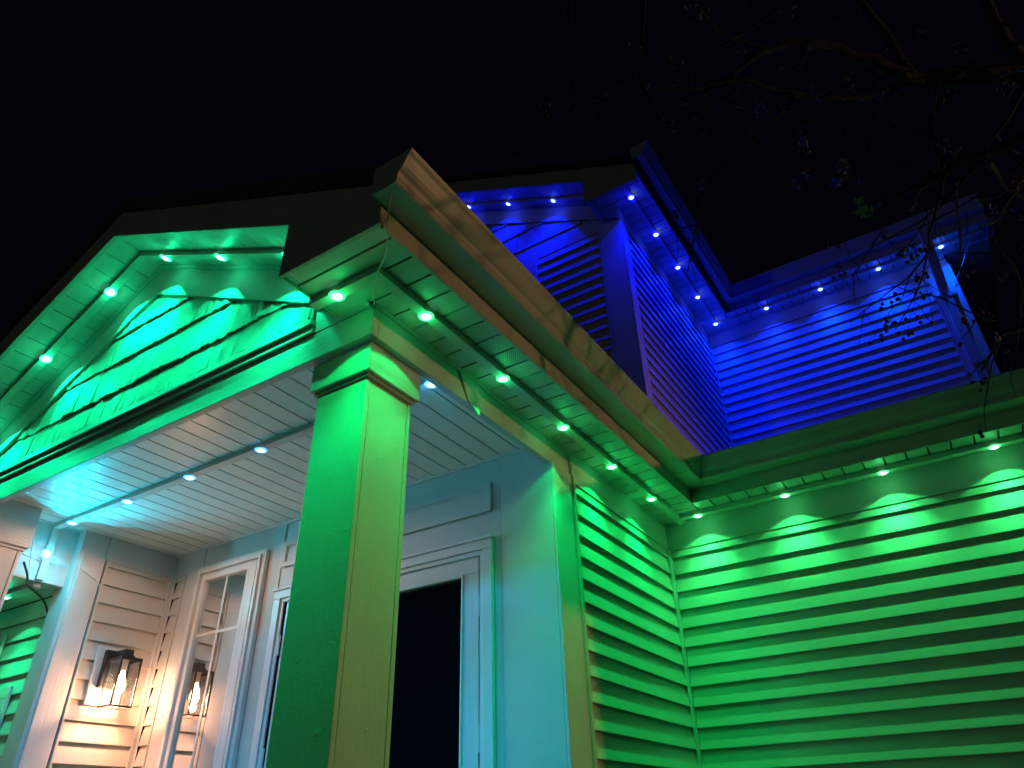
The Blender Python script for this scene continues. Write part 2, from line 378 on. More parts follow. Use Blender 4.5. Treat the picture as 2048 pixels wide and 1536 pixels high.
def gable_shingles(parent, y, xa, zf, rows, x_lo, x_hi, ztop):
    """irregular shakes in courses under the rake frieze line zf(x)"""
    for zb, ex in rows:
        x = x_lo
        while x < x_hi:
            wd = min(random.choice((.05, .065, .08, .10, .12)), x_hi-x)
            xm = x+wd/2
            if wd > .012 and zf(xm) > zb-.03:
                dz = random.uniform(-.005, .005); th = random.uniform(.015, .021)
                zt = min(zb+ex+.012, ztop(x+.004), ztop(x+wd-.004))
                if zt > zb+.02:
                    nb = max(2, int(wd/.016)); v, f = [], []
                    for q in range(nb+1):
                        xx = x+.001+(wd-.002)*q/nb; z0 = zb+dz+random.uniform(-.005, .005); tq = th+random.uniform(-.0035, .0035)
                        v += [(xx, y, z0+.004), (xx, y-tq, z0), (xx, y-tq-.0005, z0+.006), (xx, y-.006, zt), (xx, y, zt)]
                    for q in range(nb):
                        for e in range(5): f.append((q*5+e, q*5+(e+1) % 5, q*5+5+(e+1) % 5, q*5+5+e))
                    f += [(4, 3, 2, 1, 0), tuple(nb*5+e for e in range(5))]
                    g = (v, f)
                    part('shingle', g, M['shake'], parent)
            x += wd

def band(parent, name, mat, xa, za, x1, lo, hi, y0, y1, bevel=0):
    return part(name, prism(slant(xa, za, x1, 1, lo, hi), 'Y', y0, y1), mat, parent, bevel)
def gable(owner, yw, yf, xa, za, xr, xl, xp, rows, zled, x_sh0, x_sh1, x_soff):
    """front gable: wall plane y=yw, rake front y=yf, apex xa, soffit height za at the apex"""
    zs = lambda x: za-SL*abs(x-xa)
    gw = part('gable_wall', prism([(xl, zled+.0005), (-.001, zled+.0005), (-.001, zs(0)), (xa, za), (xl, zs(xl))], 'Y', yw+.001, yw+.04), M['dark'], owner)
    part('gable_panel', prism([(x_sh1, zled-.0), (-.0005, zled), (-.0005, zs(0)-.004), (x_sh1, zs(x_sh1)-.004)], 'Y', yw-.0025, yw+.0005), M['beam'], gw)
    gable_shingles(gw, yw+.0005, xa, lambda x: zs(x)-.185, rows, x_sh0, x_sh1-.004, lambda x: zs(x)-.06)
    part('ledge', join(box(x_sh0-.3, x_sh1, yw-.023, yw+.0004, zled+.034, zled+.062), box(x_sh0-.3, x_sh1-.002, yw-.012, yw+.0003, zled+.001, zled+.0295)), M['trim'], gw, .003)
    for x1 in (0.0, xl):
        band(gw, 'frieze_board', M['beam'], xa, za, x1, -.185, -.003, yw-.027, yw+.0002)
        band(gw, 'trim_strip', M['soffit'], xa, za, x1, -.018, -.0025, yw-.040, yw-.0275)
    rk = part('rake_soffit', join(prism(slant(xa, za, xp, 1, .0075, .02), 'Y', yf+.015, yw), prism(slant(xa, za, xl, 1, .0075, .02), 'Y', yf+.015, yw)), M['soffit'], owner)
    soffit_boards(rk, xa, za, 1, xp, yf+.0195, yw-.0275)
    soffit_boards(rk, xa, za, -1, x_soff, yf+.0195, yw-.0275)
    band(rk, 'trim_strip', M['soffit'], xa, za, xp, -.004, -.0005, yf+.0195, yf+.034)
    band(rk, 'trim_strip', M['soffit'], xa, za, x_soff, -.004, -.0005, yf+.0195, yf+.034)
    for x1 in (xr, xl-.3):
        band(rk, 'fascia', M['fascia'], xa, za, x1, -.008, .150, yf, yf+.019, .002)
    zb = zs(xr)-.022
    part('fascia_return', join(prism([(xp, zb), (xr, zb), (xr, zs(xr)-.0085), (xp, zs(xp)-.0085)], 'Y', yf, yf+.016),
         prism([(yf+.0165, zb), (yw-.0305, zb), (yw-.0305, zs(xp)-.002), (yf+.0165, zs(xp)-.002)], 'X', xp, xp+.006)), M['fascia'], rk, .002)
    return zs
def eave(owner, z, yfront, yw, over, x_end, xp, yg, vy, vx, end_wall=None):
    """boxed L shaped eave: along the side wall x=0, then along the wall y=yw"""
    so = part('soffit', join(box(xp+.007, over-.012, yfront+.017, yg, z+.0125, z+.022), box(.001, over-.012, yg, yw, z+.0125, z+.022), box(over-.0115, x_end, yw-over+.012, yw, z+.0125, z+.022)), M['dark'], owner)
    y = 1.249 + (yw-2.716)
    k0 = int((y-yfront)/E1)+1
    pans = {}
    k = -k0
    while True:
        a, b = y+k*E1+.005, y+(k+1)*E1-.005
        if a > yw-.11: break
        a = max(a, yfront+.018)
        x0 = xp+.010 if b < yg+.06 else .014
        ven = any(p <= k < q for p, q in vy)
        pans_key = (round(x0, 3), round(b-a, 3), ven)
        if b-a > .02:
            if pans_key in pans: again(pans[pans_key], (x0, a, z))
            else: pans[pans_key] = part('soffit_panel', box(x0, over-.020, a, b, z, z+.012), M['vent'] if ven else M['soffit'], so, at=(x0, a, z))
        k += 1
    pans = {}; k = 0; lim = (end_wall or x_end)
    while over+k*E1 < x_end-.03:
        a, b = over+k*E1-.015+.005, over+(k+1)*E1-.015-.005
        ven = any(p <= k < q for p, q in vx)
        y0 = yw-over+.020
        if ven in pans: again(pans[ven], (a, y0, z))
        else: pans[ven] = part('soffit_panel', box(a, b, y0, yw-.014, z, z+.012), M['vent'] if ven else M['soffit'], so, at=(a, y0, z))
        k += 1
    part('soffit_panel', box(.014, over-.012, yw-.108, yw-.014, z-.0005, z+.0115), M['soffit'], so)
    part('trim_strip', join(box(.0005, .0135, yg, yw-.0135, z-.008, z+.012), box(.0005, x_end, yw-.0132, yw-.0005, z-.008, z+.012),
                            box(xp+.007, .0, yg-.0440, yg-.0045, z-.004, z+.012)), M['soffit'], so)
    part('trim_strip', join(box(over-.0195, over-.0125, yfront+.018, yw-over+.012, z-.002, z+.012), box(over-.0195, x_end, yw-over+.0125, yw-over+.0195, z-.002, z+.012)), M['soffit'], so)
    part('fascia', join(box(over-.012, over, yfront+.017, yw-over+.012, z-.014, z+.17), box(over+.0005, x_end, yw-over+.0005, yw-over+.012, z-.014, z+.17)), M['fascia'], so, .002)
    return so
# --- the upper eave and bay gable
zs_up = gable(house, YB, 2.405, -4.6, 5.354, .30, -9.2, -.157, [(3.021+.19*i, .19) for i in range(4)], 2.956, -2.4, -.352, -4.9)
eave(house, ZU, 2.405, YU, .2965, 2.66, -.157, YB, [], [], XE)
so = part('soffit', box(XE+.01, 2.65, YU-.0, 9.0, ZU+.0125, ZU+.022), M['dark'], house)
for k in range(14):
    part('soffit_panel', box(XE+.0145, 2.645, YU-.010+k*.27, YU-.010+k*.27+.262, ZU+.001, ZU+.012), M['soffit'], so)
part('fascia', box(2.6465, 2.66, 4.675, 9.0, ZU-.014, ZU+.17), M['fascia'], so)
def slope(owner, xa, za, x1, y0, y1):
    part('roof', prism(slant(xa, za, x1, 1, .1505, .222), 'Y', y0, y1), M['roof'], owner)
slope(house, -4.6, 5.354, .335, 2.385, 9.0); slope(house, -4.6, 5.354, -9.55, 2.385, 9.0)
part('roof', prism([(4.60, 3.12), (7.2, 4.43), (9.4, 3.32), (9.4, 3.26), (7.2, 4.36), (4.60, 3.06)], 'X', -1.0, 2.69), M['roof'], house)
# --- the right wall eave belongs with the porch eave: one L along both
PX = thing('front_porch', 'gabled front porch with green lit shingled gable and slatted ceiling', 'porch', (-1.5, .6, PZ))
zs_p = gable(PX, 0.0, -.306, -1.53, 1.060, .2965, -3.06, -.156, [(.190, .150), (.338, .195), (.530, .190), (.716, .19)], .125, -2.75, -.302, -3.2)
eave(PX, ZS, -.306, YR, .2965, XR+.2, -.156, 0.0, [(-9, -6), (0, 3), (9, 11)], [(3, 6), (12, 15), (21, 24)])
slope(PX, -1.53, 1.060, .335, -.330, 2.70); slope(PX, -1.53, 1.060, -3.40, -.330, 2.70)
part('beam', box(-3.06, -.0005, 0.0, .034, 0.0, .1245), M['beam'], PX, .003)
part('beam', box(-.034, -.0002, .0345, YD+.1945, 0.0, .1245), M['beam'], PX, .003)
part('beam', box(-3.06, -2.756, .0345, .3125, -.001, ZC+.01), M['trim'], PX, .003)
part('beam', box(-3.06, -2.926, .3130, .628, ZC-.001, ZC+.1), M['trim'], PX)
ce = part('ceiling', box(-3.0, -.035, .035, YD+.02, ZC+.0125, ZC+.03), M['dark'], PX)
o = None; k = 0
while True:
    xa, xb = -2.702+(k-3)*E1+.0045, -2.702+(k-2)*E1-.0045
    if xa > -.05: break
    if xb > -.036: xb = -.036
    if o is None or xb-xa < .09: n = part('ceiling_plank', box(xa, xb, .0355, YD-.0006, ZC, ZC+.012), M['ceiling'], ce, at=(xa, .0355, ZC)); o = o or n
    else: again(o, (xa, .0355, ZC))
    k += 1
part('trim_strip', join(box(-2.92, -.0345, YD-.014, YD-.0007, ZC-.007, ZC-.0005), box(XL+.0185, XL+.030, .63, YD-.0145, ZC-.007, ZC-.0006), box(-2.9235, -2.911, .314, .628, ZC-.007, ZC-.0006),
                        box(-3.01, XL+.018, .616, .6285, ZC-.007, ZC-.0007)), M['ceiling'], ce)

# ------------------------------------------------------------------ columns
def column(x1, label):
    c = thing('porch_column', label, 'column', (x1-.172, .171, PZ), 'square columns carrying the porch')
    for g in (box(x1-.292, x1-.052, .051, .071, PZ+.2, -.1355), box(x1-.292, x1-.052, .271, .291, PZ+.2, -.1355), box(x1-.074, x1-.0535, .0722, .2698, PZ+.2, -.1355), box(x1-.2905, x1-.270, .0722, .2698, PZ+.2, -.1355)):
        part('shaft_board', g, M['column'], c, .0035)
    part('collar', box(x1-.314, x1-.028, .029, .3115, -.121, -.0015), M['beam'], c, .005)
    part('collar_strip', box(x1-.318, x1-.024, .036, .3117, -.0014, ZC-.02) if False else box(x1-.300, x1-.044, .043, .299, -.135, -.1212), M['trim'], c)
    part('base', box(x1-.314, x1-.028, .029, .313, PZ, PZ+.1995), M['trim'], c, .005)
column(0.0, 'square painted column at the right corner of the porch, half dark green half olive')
column(-2.722, 'grey porch column at the left edge of the picture')

# ------------------------------------------------------------------ gutters
GP = [(0, .071), (.092, .071), (.099, .076), (.101, .084), (.101, .100), (.106, .114), (.116, .124), (.124, .136), (.141, .168), (.150, .180), (.154, .190), (.152, .194), (.147, .193)]
def gutter(z, xf, y0, yc, x1, label, group):
    g = thing('gutter', label, 'gutter', (xf+.07, (y0+yc)/2, z+.071), group)
    inner = [(.145, .188), (.120, .137), (.100, .118), (.096, .080), (.004, .075), (.004, .185), (0, .185)]
    def sweep(prof, secs):
        n = len(prof); v = []
        for s in secs: v += [s(p) for p in prof]
        f = []
        for i in range(len(secs)-1):
            for k in range(n): f.append((i*n+k, i*n+(k+1) % n, (i+1)*n+(k+1) % n, (i+1)*n+k))
        f += [tuple(range(n-1, -1, -1)), tuple((len(secs)-1)*n+k for k in range(n))]
        return v, f
    Y = lambda y: (lambda p: (xf+p[0], y, z+p[1]))
    Cn = lambda p: (xf+p[0], yc-p[0], z+p[1])
    X = lambda x: (lambda p: (x, yc-p[0], z+p[1]))
    part('trough', sweep(GP+inner, [Y(y0+.0022), Cn, X(x1)]), M['gutter'], g)
    part('end_cap', prism([(xf+a, z+b) for a, b in [(0, .0705), (.093, .0705)]+GP[2:]+[(0, .188)]], 'Y', y0, y0+.002), M['gutter'], g)
    fat = [(0, .0685)]+[(a+.0022, b-.0018) for a, b in GP[1:]]+[(.148, .1975)]
    part('mitre_strip', sweep(fat+inner, [Y(yc-.26), Cn, X(xf+.26)]), M['gutter'], g)
    part('seam_bead', sweep([(a+.002, b-.001) for a, b in fat]+inner, [Y(yc-.175), Y(yc-.172)]), M['dark'], g) if False else None
    return g
gutter(ZS, .2975, -.351, 2.419, XR+.2, 'tan lower gutter running from the porch corner along the green lit wall', 'gutters of the house')
gutter(ZU, .2975, 2.36, YU-.2975, 2.66, 'upper gutter over the blue lit walls', 'gutters of the house')
# downspout from the upper gutter to the wall corner
ds = thing('downspout', 'dark downspout bending from the upper gutter to the blue wall corner', 'downspout', (2.165, 4.90, 1.0))
def ribbon(pts, t):
    out = []
    for s in (1, -1):
        row = []
        for i, p in enumerate(pts):
            a = Vector(pts[max(i-1, 0)]); b = Vector(pts[min(i+1, len(pts)-1)]); d = (b-a).normalized(); n = Vector((-d.y, d.x))
            row.append(tuple(Vector(p)+n*s*t/2))
        out += row if s == 1 else row[::-1]
    return out
part('spout', prism(ribbon([(4.56, 3.048), (4.56, 2.98), (4.60, 2.90), (4.84, 2.66), (4.895, 2.58), (4.898, 2.5), (4.898, .9)], .065), 'X', 2.125, 2.205), M['gutter'], ds, .006)
for z in (2.46, 1.75):
    part('strap', box(2.110, 2.220, 4.862, 4.8645, z, z+.03), M['gutter'], ds)
    part('strap_tab', box(2.2085, 2.250, 4.8647, 4.9395, z, z+.03), M['gutter'], ds)

# ------------------------------------------------------------------ light tracks
GREEN = (.0, 1.0, .19); GREENR = (.04, 1.0, .20); BLUE = (.0, .004, 1.0); BLUE2 = (.0, .012, 1.0); CYAN = (.0, .70, 1.0); PORCH = (.0, .42, 1.0); TEAL = (.0, 1.0, .38)
LED_M = {}
def led_mesh(core, col):
    key = (core, col)
    if key not in LED_M:
        v, f = [], []; n = 14
        for j, (r, h) in enumerate(((.0300, .0), (.0285, -.0030), (.0195, -.0036), (.0175, -.0060), (.0105, -.0092))):
            for k in range(n): v.append((r*cos(2*pi*k/n), r*sin(2*pi*k/n), h))
        v.append((0, 0, -.0104))
        for j in range(4):
            for k in range(n): f.append((j*n+k, j*n+(k+1) % n, (j+1)*n+(k+1) % n, (j+1)*n+k))
        for k in range(n): f.append((4*n+k, 4*n+(k+1) % n, 5*n))
        me = mesh('led', (v, f), glow('lit_led_lens', core, 5.0), smooth=True)
        me.materials.append(glow('led_halo_rim', tuple(.05+.95*c for c in col), 1.7))  # emissive ring imitates the coloured glare halo around the lens
        for p in me.polygons:
            if max(Vector(me.vertices[q].co).xy.length for q in p.vertices) > .0196: p.material_index = 1
        LED_M[key] = me
    return LED_M[key]
def led(tr, pos, d, col, power, core, cone=116, glow_w=.075, warm_fill=None, warm_fill_w=1.0):
    d = Vector(d).normalized(); pos = Vector(pos)
    o = bpy.data.objects.new('led', led_mesh(core, col)); COL.objects.link(o); o.parent = tr; o.location = pos-Vector(tr.location)
    o.rotation_euler = d.to_track_quat('-Z', 'Y').to_euler()
    lamp('led_spot', 'SPOT', pos+d*.010, col, power*.24*K_LED, .010, d, cone, .14, tr)
    lamp('led_beam', 'SPOT', pos+d*.010, col, power*1.5*K_LED, .010, d, cone*.80, 1.0, tr)
    if warm_fill: lamp('led_spill_or_fill', 'SPOT', pos+d*.011, warm_fill, warm_fill_w, .012, d, 174, .25, tr)  # added warm fill lamp set at the LED, not light the LED gives
    else: lamp('led_spill_or_fill', 'POINT', pos+d*.030, col, glow_w*power/14*K_LED, .012, parent=tr)
def track(label, loc, group='permanent light tracks under the eaves'):
    return thing('light_track', label, 'light track', loc, group)
HW = .021
CG = (.45, 1.0, .72); CB = (.42, .75, 1.0); CC = (.45, .95, 1.0)
# porch gable rake
t = track('green light track following the porch gable rake', (-1.53, -.14, 1.05))
for x1 in (-.162, -3.2):
    part('channel', prism(slant(-1.53, 1.060, x1, 1, -.029, -.0012), 'Y', -.140-HW, -.140+HW), M['track'], t, .002)
for x in (-1.304, -.828, -.352):
    led(t, (x-.024*sin(TH)*0, -.14, zs_p(x)-.0293), (-sin(TH), 0, -cos(TH)), TEAL, 22, CG)
for x in (-1.761, -2.227, -2.70):
    led(t, (x, -.14, zs_p(x)-.0293), (sin(TH), 0, -cos(TH)), TEAL, 22, CG)
# porch side eave, with its short return on the front
t = track('green light track along the side eave of the porch, turning at the front corner', (.138, 1.0, ZS))
part('channel', join(box(.138-HW, .138+HW, -.157, 2.676, ZS-.029, ZS-.0009)), M['track'], t, .002)
part('channel', box(-.165, .138-HW-.0003, -.157, -.157+2*HW, ZS-.029, ZS-.0009), M['track'], t, .002)
led(t, (-.045, -.138, ZS-.0292), (0, 0, -1), GREEN, 19, CG)
for i, y in enumerate((.127, .637, 1.151, 1.666, 2.184)):
    led(t, (.138, y, ZS-.0292), (0, 0, -1), (.0, 1, (.19-.006*i)), 13, CG)
part('joint', box(.138-HW-.001, .138+HW+.001, 1.99, 1.996, ZS-.0302, ZS-.001), M['track'], t)
# right wall
t = track('green light track along the eave of the lower right wall', (1.5, 2.592, ZS))
part('channel', box(.138+HW+.0004, XR+.1, 2.592-HW, 2.592+HW, ZS-.029, ZS-.0009), M['track'], t, .002)
for i, x in enumerate((.266, .786, 1.308, 1.833, 2.36, 2.88, 3.40)):
    led(t, (x, 2.592, ZS-.0292), (0, 0, -1), GREENR, 10.5, CG)
# porch ceiling and the drop at its left end
t = track('pale blue light track across the porch ceiling, dropping down at the left end', (-1.5, .485, ZC))
part('channel', box(-2.9235, -.036, .485-HW, .485+HW, ZC-.029, ZC-.0012), M['track'], t, .002)
part('channel', box(-2.9235, -2.902, .485-HW, .485+HW, -.22, ZC-.0243), M['track'], t, .002)
for x in (-.118, -.632, -1.149, -1.682, -2.211, -2.743):
    led(t, (x, .485, ZC-.0292), (0, 0, -1), PORCH if x > -2.5 else CYAN, 36 if x > -1.0 else 26 if x > -2.5 else 12, (.48, .78, 1.0), 112, .03, None if x > -.3 or x < -2.5 else (1.0, .58, .62) if x > -1.5 else (1.0, .50, .34), .7 if x > -1 else 1.8 if x > -1.5 else 6.0 if x > -2 else 21.0)  # pink and amber: added fill to warm the porch walls and ceiling
led(t, (-2.9015, .472, -.076), (1, 0, -.02), CYAN, 34, CC, 112, .10)
# bay gable
t = track('blue light track under the upper gable rake', (-1.5, 2.6, zs_up(-1.5)))
part('channel', prism(slant(-3.4, zs_up(-3.4), -.163, 1, -.029, -.0012), 'Y', 2.6-HW, 2.6+HW), M['track'], t, .002)
for x in (-.07-.0, -.544, -1.017, -1.475, -1.95):
    if x < -.2: led(t, (x, 2.6, zs_up(x)-.0293), (-sin(TH), 0, -cos(TH)), BLUE, 26, CB)
# upper side eave
t = track('deep blue light track under the upper side eave', (.15, 3.7, ZU))
part('channel', box(.15-HW, .15+HW, 2.50, 4.83, ZU-.029, ZU-.0009), M['track'], t, .002)
for i, y in enumerate((2.647, 3.17, 3.693, 4.221, 4.752)):
    led(t, (.155, y, ZU-.0292), (0, 0, -1), BLUE if i < 3 else BLUE2, 34, CB)
t = track('blue light track under the upper eave of the recessed wall', (1.5, 4.79, ZU))
part('channel', box(.15+HW+.0004, 2.60, 4.79-HW, 4.79+HW, ZU-.029, ZU-.0009), M['track'], t, .002)
for i, x in enumerate((.674, 1.203, 1.735, 2.27)):
    led(t, (x, 4.79, ZU-.0292), (0, 0, -1), (.0, (.012, .022, .03, .06)[i], 1.0), 24 if i < 3 else 17, CC if i == 3 else CB)
# far left wing
t = track('green light track under the eave beyond the left column', (-4, .50, -.226))
part('channel', box(-6.9, -2.95, .50-HW, .50+HW, -.250, -.2268), M['track'], t, .002)
for x in (-3.285, -3.80, -4.32):
    led(t, (x, .50, -.2503), (0, 0, -1), TEAL, 13, CG)

# ------------------------------------------------------------------ lantern
ln = thing('wall_lantern', 'lit bronze box lantern on the siding beside the window', 'lantern', (XL+.02, .998, -.70))
part('mounting_block', box(XL+.018, -2.833, .885, 1.112, -.835, -.52), M['white'], ln, .004)
part('backplate', box(-2.8325, -2.800, .925, 1.072, -.745, -.54), M['bronze'], ln, .004)
part('arm', join(box(-2.7995, -2.700, .972, 1.026, -.572, -.542), box(-2.745, -2.690, .968, 1.030, -.589, -.5725)), M['bronze'], ln, .003)
x0, x1, y0, y1, z0, z1 = -2.781, -2.655, .934, 1.062, -.853, -.590
bars = [box(x0, x1, y0, y1, z1-.004, z1), box(x0, x1, y0, y0+.009, z1-.017, z1-.0045), box(x0, x1, y1-.009, y1, z1-.017, z1-.0045), box(x0, x0+.009, y0+.009, y1-.009, z1-.017, z1-.0045), box(x1-.009, x1, y0+.009, y1-.009, z1-.017, z1-.0045)]
bars += [box(x0, x1, y0, y0+.008, z0, z0+.008), box(x0, x1, y1-.008, y1, z0, z0+.008), box(x0, x0+.008, y0+.008, y1-.008, z0, z0+.008), box(x1-.008, x1, y0+.008, y1-.008, z0, z0+.008)]
for xx in (x0, x1-.008):
    for yy in (y0, y1-.008): bars.append(box(xx, xx+.008, yy, yy+.008, z0+.0085, z1-.0175))
part('cage', join(*bars), M['bronze'], ln)
for g in (box(x0+.009, x1-.009, y0+.003, y0+.005, z0+.009, z1-.018), box(x0+.009, x1-.009, y1-.005, y1-.003, z0+.009, z1-.018), box(x0+.003, x0+.005, y0+.009, y1-.009, z0+.009, z1-.018), box(x1-.005, x1-.003, y0+.009, y1-.009, z0+.009, z1-.018)):
    part('glass_pane', g, M['clear'], ln)
cx, cy = -2.718, .998
def lathe(pr, c, seg=14):
    v, f = [], []
    for r, z in pr:
        for k in range(seg): v.append((c[0]+r*cos(2*pi*k/seg), c[1]+r*sin(2*pi*k/seg), z))
    for i in range(len(pr)-1):
        for k in range(seg): f.append((i*seg+k, i*seg+(k+1) % seg, (i+1)*seg+(k+1) % seg, (i+1)*seg+k))
    return v, f
part('socket', lathe([(.001, -.595), (.016, -.595), (.016, -.655), (.012, -.660), (.001, -.660)], (cx, cy)), M['white'], ln)
part('bulb', lathe([(.011, -.660), (.013, -.675), (.022, -.700), (.030, -.730), (.031, -.745), (.026, -.765), (.014, -.777), (.001, -.780)], (cx, cy)), M['bulb'], ln, smooth=True)
lb = lamp('bulb_light', 'POINT', (cx, cy, -.800), (1.0, .45, .24), 16, .022, parent=ln)

# ------------------------------------------------------------------ wires, cable, tape
single('wire', tube(smooth_path([(.36, -.33, .20), (.315, -.29, .13), (.30, -.27, .10), (.25, -.22, .085), (.16, -.16, .075), (.09, -.10, .078), (.03, -.03, .10), (.008, -.006, .118)]), .0026), M['wire'],
       'white wire hanging from the gutter end past the porch corner', 'wire', (.15, -.15, .09), smooth=True)
single('wire', tube(smooth_path([(-2.76, .318, .02), (-2.79, .33, -.02), (-2.80, .34, -.07), (-2.83, .36, -.10), (-2.87, .385, -.14), (-2.90, .41, -.18), (-2.92, .43, -.228)]), .0026), M['wire'],
       'thin white wire hanging beside the left column', 'wire', (-2.84, .36, -.1), smooth=True)
single('wire', tube(smooth_path([(-2.921, .36, -.10), (-2.92, .45, -.112), (-2.90, .60, -.105), (-2.86, .625, -.108), (-2.842, .66, -.125), (-2.842, .72, -.15), (-2.842, .775, -.175), (-2.838, .80, -.22), (-2.835, .798, -.26)]), .0025), M['wire'],
       'thin white wire tacked across the post by the lantern wall', 'wire', (-2.86, .6, -.12), smooth=True)
single('cable', tube(smooth_path([(-2.80, .33, -.18), (-2.87, .40, -.225), (-2.93, .44, -.255), (-2.98, .50, -.262), (-3.02, .58, -.285), (-3.035, .63, -.33), (-3.035, .66, -.40)]), .006), M['black'],
       'black cable looped under the left porch beam', 'cable', (-2.9, .45, -.25), smooth=True)
single('wire', tube(smooth_path([(2.52, 4.77, 2.95), (2.46, 4.80, 2.86), (2.42, 4.83, 2.80), (2.36, 4.87, 2.72), (2.29, 4.92, 2.64), (2.26, 4.94, 2.58)]), .004), M['wire'],
       'short pale wire hanging under the upper right soffit corner', 'wire', (2.4, 4.85, 2.75), smooth=True)
tp = [(.006, .505, .118), (.010, .60, .112), (.006, .645, .085), (.012, .650, .045), (.008, .645, .01), (.004, .655, -.03), (.002, .58, .004)]
single('plastic_strip', ([(a, b, c) for a, b, c in tp]+[(a+.003, b+.004, c) for a, b, c in tp], [(0, 1, 2, 3), (0, 3, 4, 6), (4, 5, 6), (10, 9, 8, 7), (13, 11, 10, 7), (13, 12, 11), (1, 8, 9, 2), (2, 9, 10, 3), (3, 10, 11, 4)]), M['tape'],
       'clear plastic strip stuck to the side beam of the porch', 'plastic strip', (.006, .6, .05))

# ------------------------------------------------------------------ berry tree
BR=[([(3.313,1.877,1.088),(2.875,1.641,1.298),(2.399,1.422,1.274),(2.184,1.315,1.3),(1.994,1.207,1.305),(1.897,1.104,1.348),(1.783,0.988,1.397),(1.642,0.847,1.394),(1.49,0.735,1.36),(1.309,0.689,1.264),(1.123,0.647,1.151)],0.062,0.006),
([(1.994,1.207,1.305),(1.929,1.015,1.486),(1.856,0.829,1.64),(1.765,0.574,1.819)],0.03,0.012),
([(2.399,1.422,1.274),(2.367,1.268,1.435),(2.342,1.127,1.567),(2.285,0.837,1.678)],0.04,0.02),
([(1.994,1.207,1.305),(1.762,1.099,1.234),(1.54,0.913,1.213),(1.435,0.826,1.222),(1.339,0.72,1.241),(1.186,0.615,1.184),(1.007,0.478,1.136)],0.018,0.004),
([(1.54,0.913,1.213),(1.39,0.922,1.138),(1.235,0.93,1.053),(1.08,0.923,0.971),(1.029,0.935,0.879),(0.965,0.992,0.807),(0.858,1.102,0.657)],0.011,0.0028),
([(1.08,0.923,0.971),(1.002,0.919,0.961)],0.004,0.002),
([(0.965,0.992,0.807),(0.87,0.893,0.741)],0.004,0.0025),
([(0.99,-0.121,1.369),(0.886,0.025,1.277),(0.829,0.116,1.214),(0.776,0.21,1.144),(0.756,0.271,1.099),(0.745,0.337,1.051)],0.006,0.002),
([(0.776,0.21,1.144),(0.673,0.24,1.095)],0.004,0.002),
([(1.225,0.064,1.421),(1.125,0.216,1.326),(1.054,0.319,1.253),(1.015,0.37,1.213),(0.994,0.43,1.168),(0.988,0.471,1.137),(0.964,0.522,1.095),(0.92,0.571,1.048)],0.008,0.0025),
([(1.047,0.324,1.248),(0.951,0.313,1.178),(0.888,0.309,1.107),(0.842,0.328,1.083)],0.004,0.002),
([(1.57,0.519,1.268),(1.444,0.502,1.221),(1.32,0.475,1.174),(1.223,0.476,1.166),(1.18,0.475,1.163),(1.106,0.465,1.161),(1.016,0.432,1.17)],0.008,0.003),
([(2.78,1.476,0.72),(2.398,1.315,0.776),(2.225,1.238,0.771),(2.121,1.212,0.755),(2.027,1.186,0.733),(1.917,1.205,0.734),(1.761,1.184,0.707),(1.646,1.143,0.689)],0.026,0.006),
([(2.121,1.212,0.755),(1.96,1.186,0.748),(1.888,1.269,0.662),(1.82,1.337,0.586),(1.787,1.39,0.518),(1.697,1.433,0.469),(1.584,1.463,0.433),(1.418,1.5,0.378)],0.009,0.002),
([(1.787,1.39,0.518),(1.704,1.472,0.41),(1.573,1.547,0.3)],0.004,0.002),
([(2.184,1.315,1.3),(1.999,1.341,1.17),(1.976,1.407,0.952),(1.923,1.419,0.948),(1.746,1.233,1.03),(1.59,1.038,1.097)],0.012,0.003),
([(2.064,1.235,1.264),(2.03,1.259,1.177),(2.015,1.287,1.151),(2.016,1.356,1.078)],0.008,0.003),
([(2.653,1.564,0.072),(2.289,1.45,0.073),(2.058,1.391,0.069),(1.968,1.362,0.048),(1.894,1.338,0.009),(1.84,1.365,-0.028),(1.784,1.398,-0.079)],0.014,0.003),
([(2.134,1.332,0.516),(2.015,1.391,0.468),(2.045,1.487,0.312),(1.967,1.609,0.122)],0.008,0.003),
([(1.761,1.184,0.707),(1.668,1.215,0.599),(1.585,1.265,0.541),(1.476,1.32,0.468)],0.004,0.002),
([(1.642,0.847,1.394),(1.496,0.917,1.21),(1.465,1.077,1.062),(1.418,1.128,1.01)],0.006,0.002),
([(1.783,0.988,1.397),(1.831,1.079,1.175),(1.722,1.175,1.021),(1.612,1.172,0.96)],0.006,0.002),
([(1.49,0.735,1.36),(1.346,0.564,1.358),(1.295,0.394,1.35),(1.28,0.247,1.439)],0.008,0.003),
([(1.32,0.475,1.174),(1.326,0.419,1.214),(1.26,0.336,1.265)],0.004,0.002),
([(2.399,1.422,1.274),(2.316,1.568,0.983),(2.108,1.574,0.709),(2.015,1.51,0.649)],0.014,0.003),
]
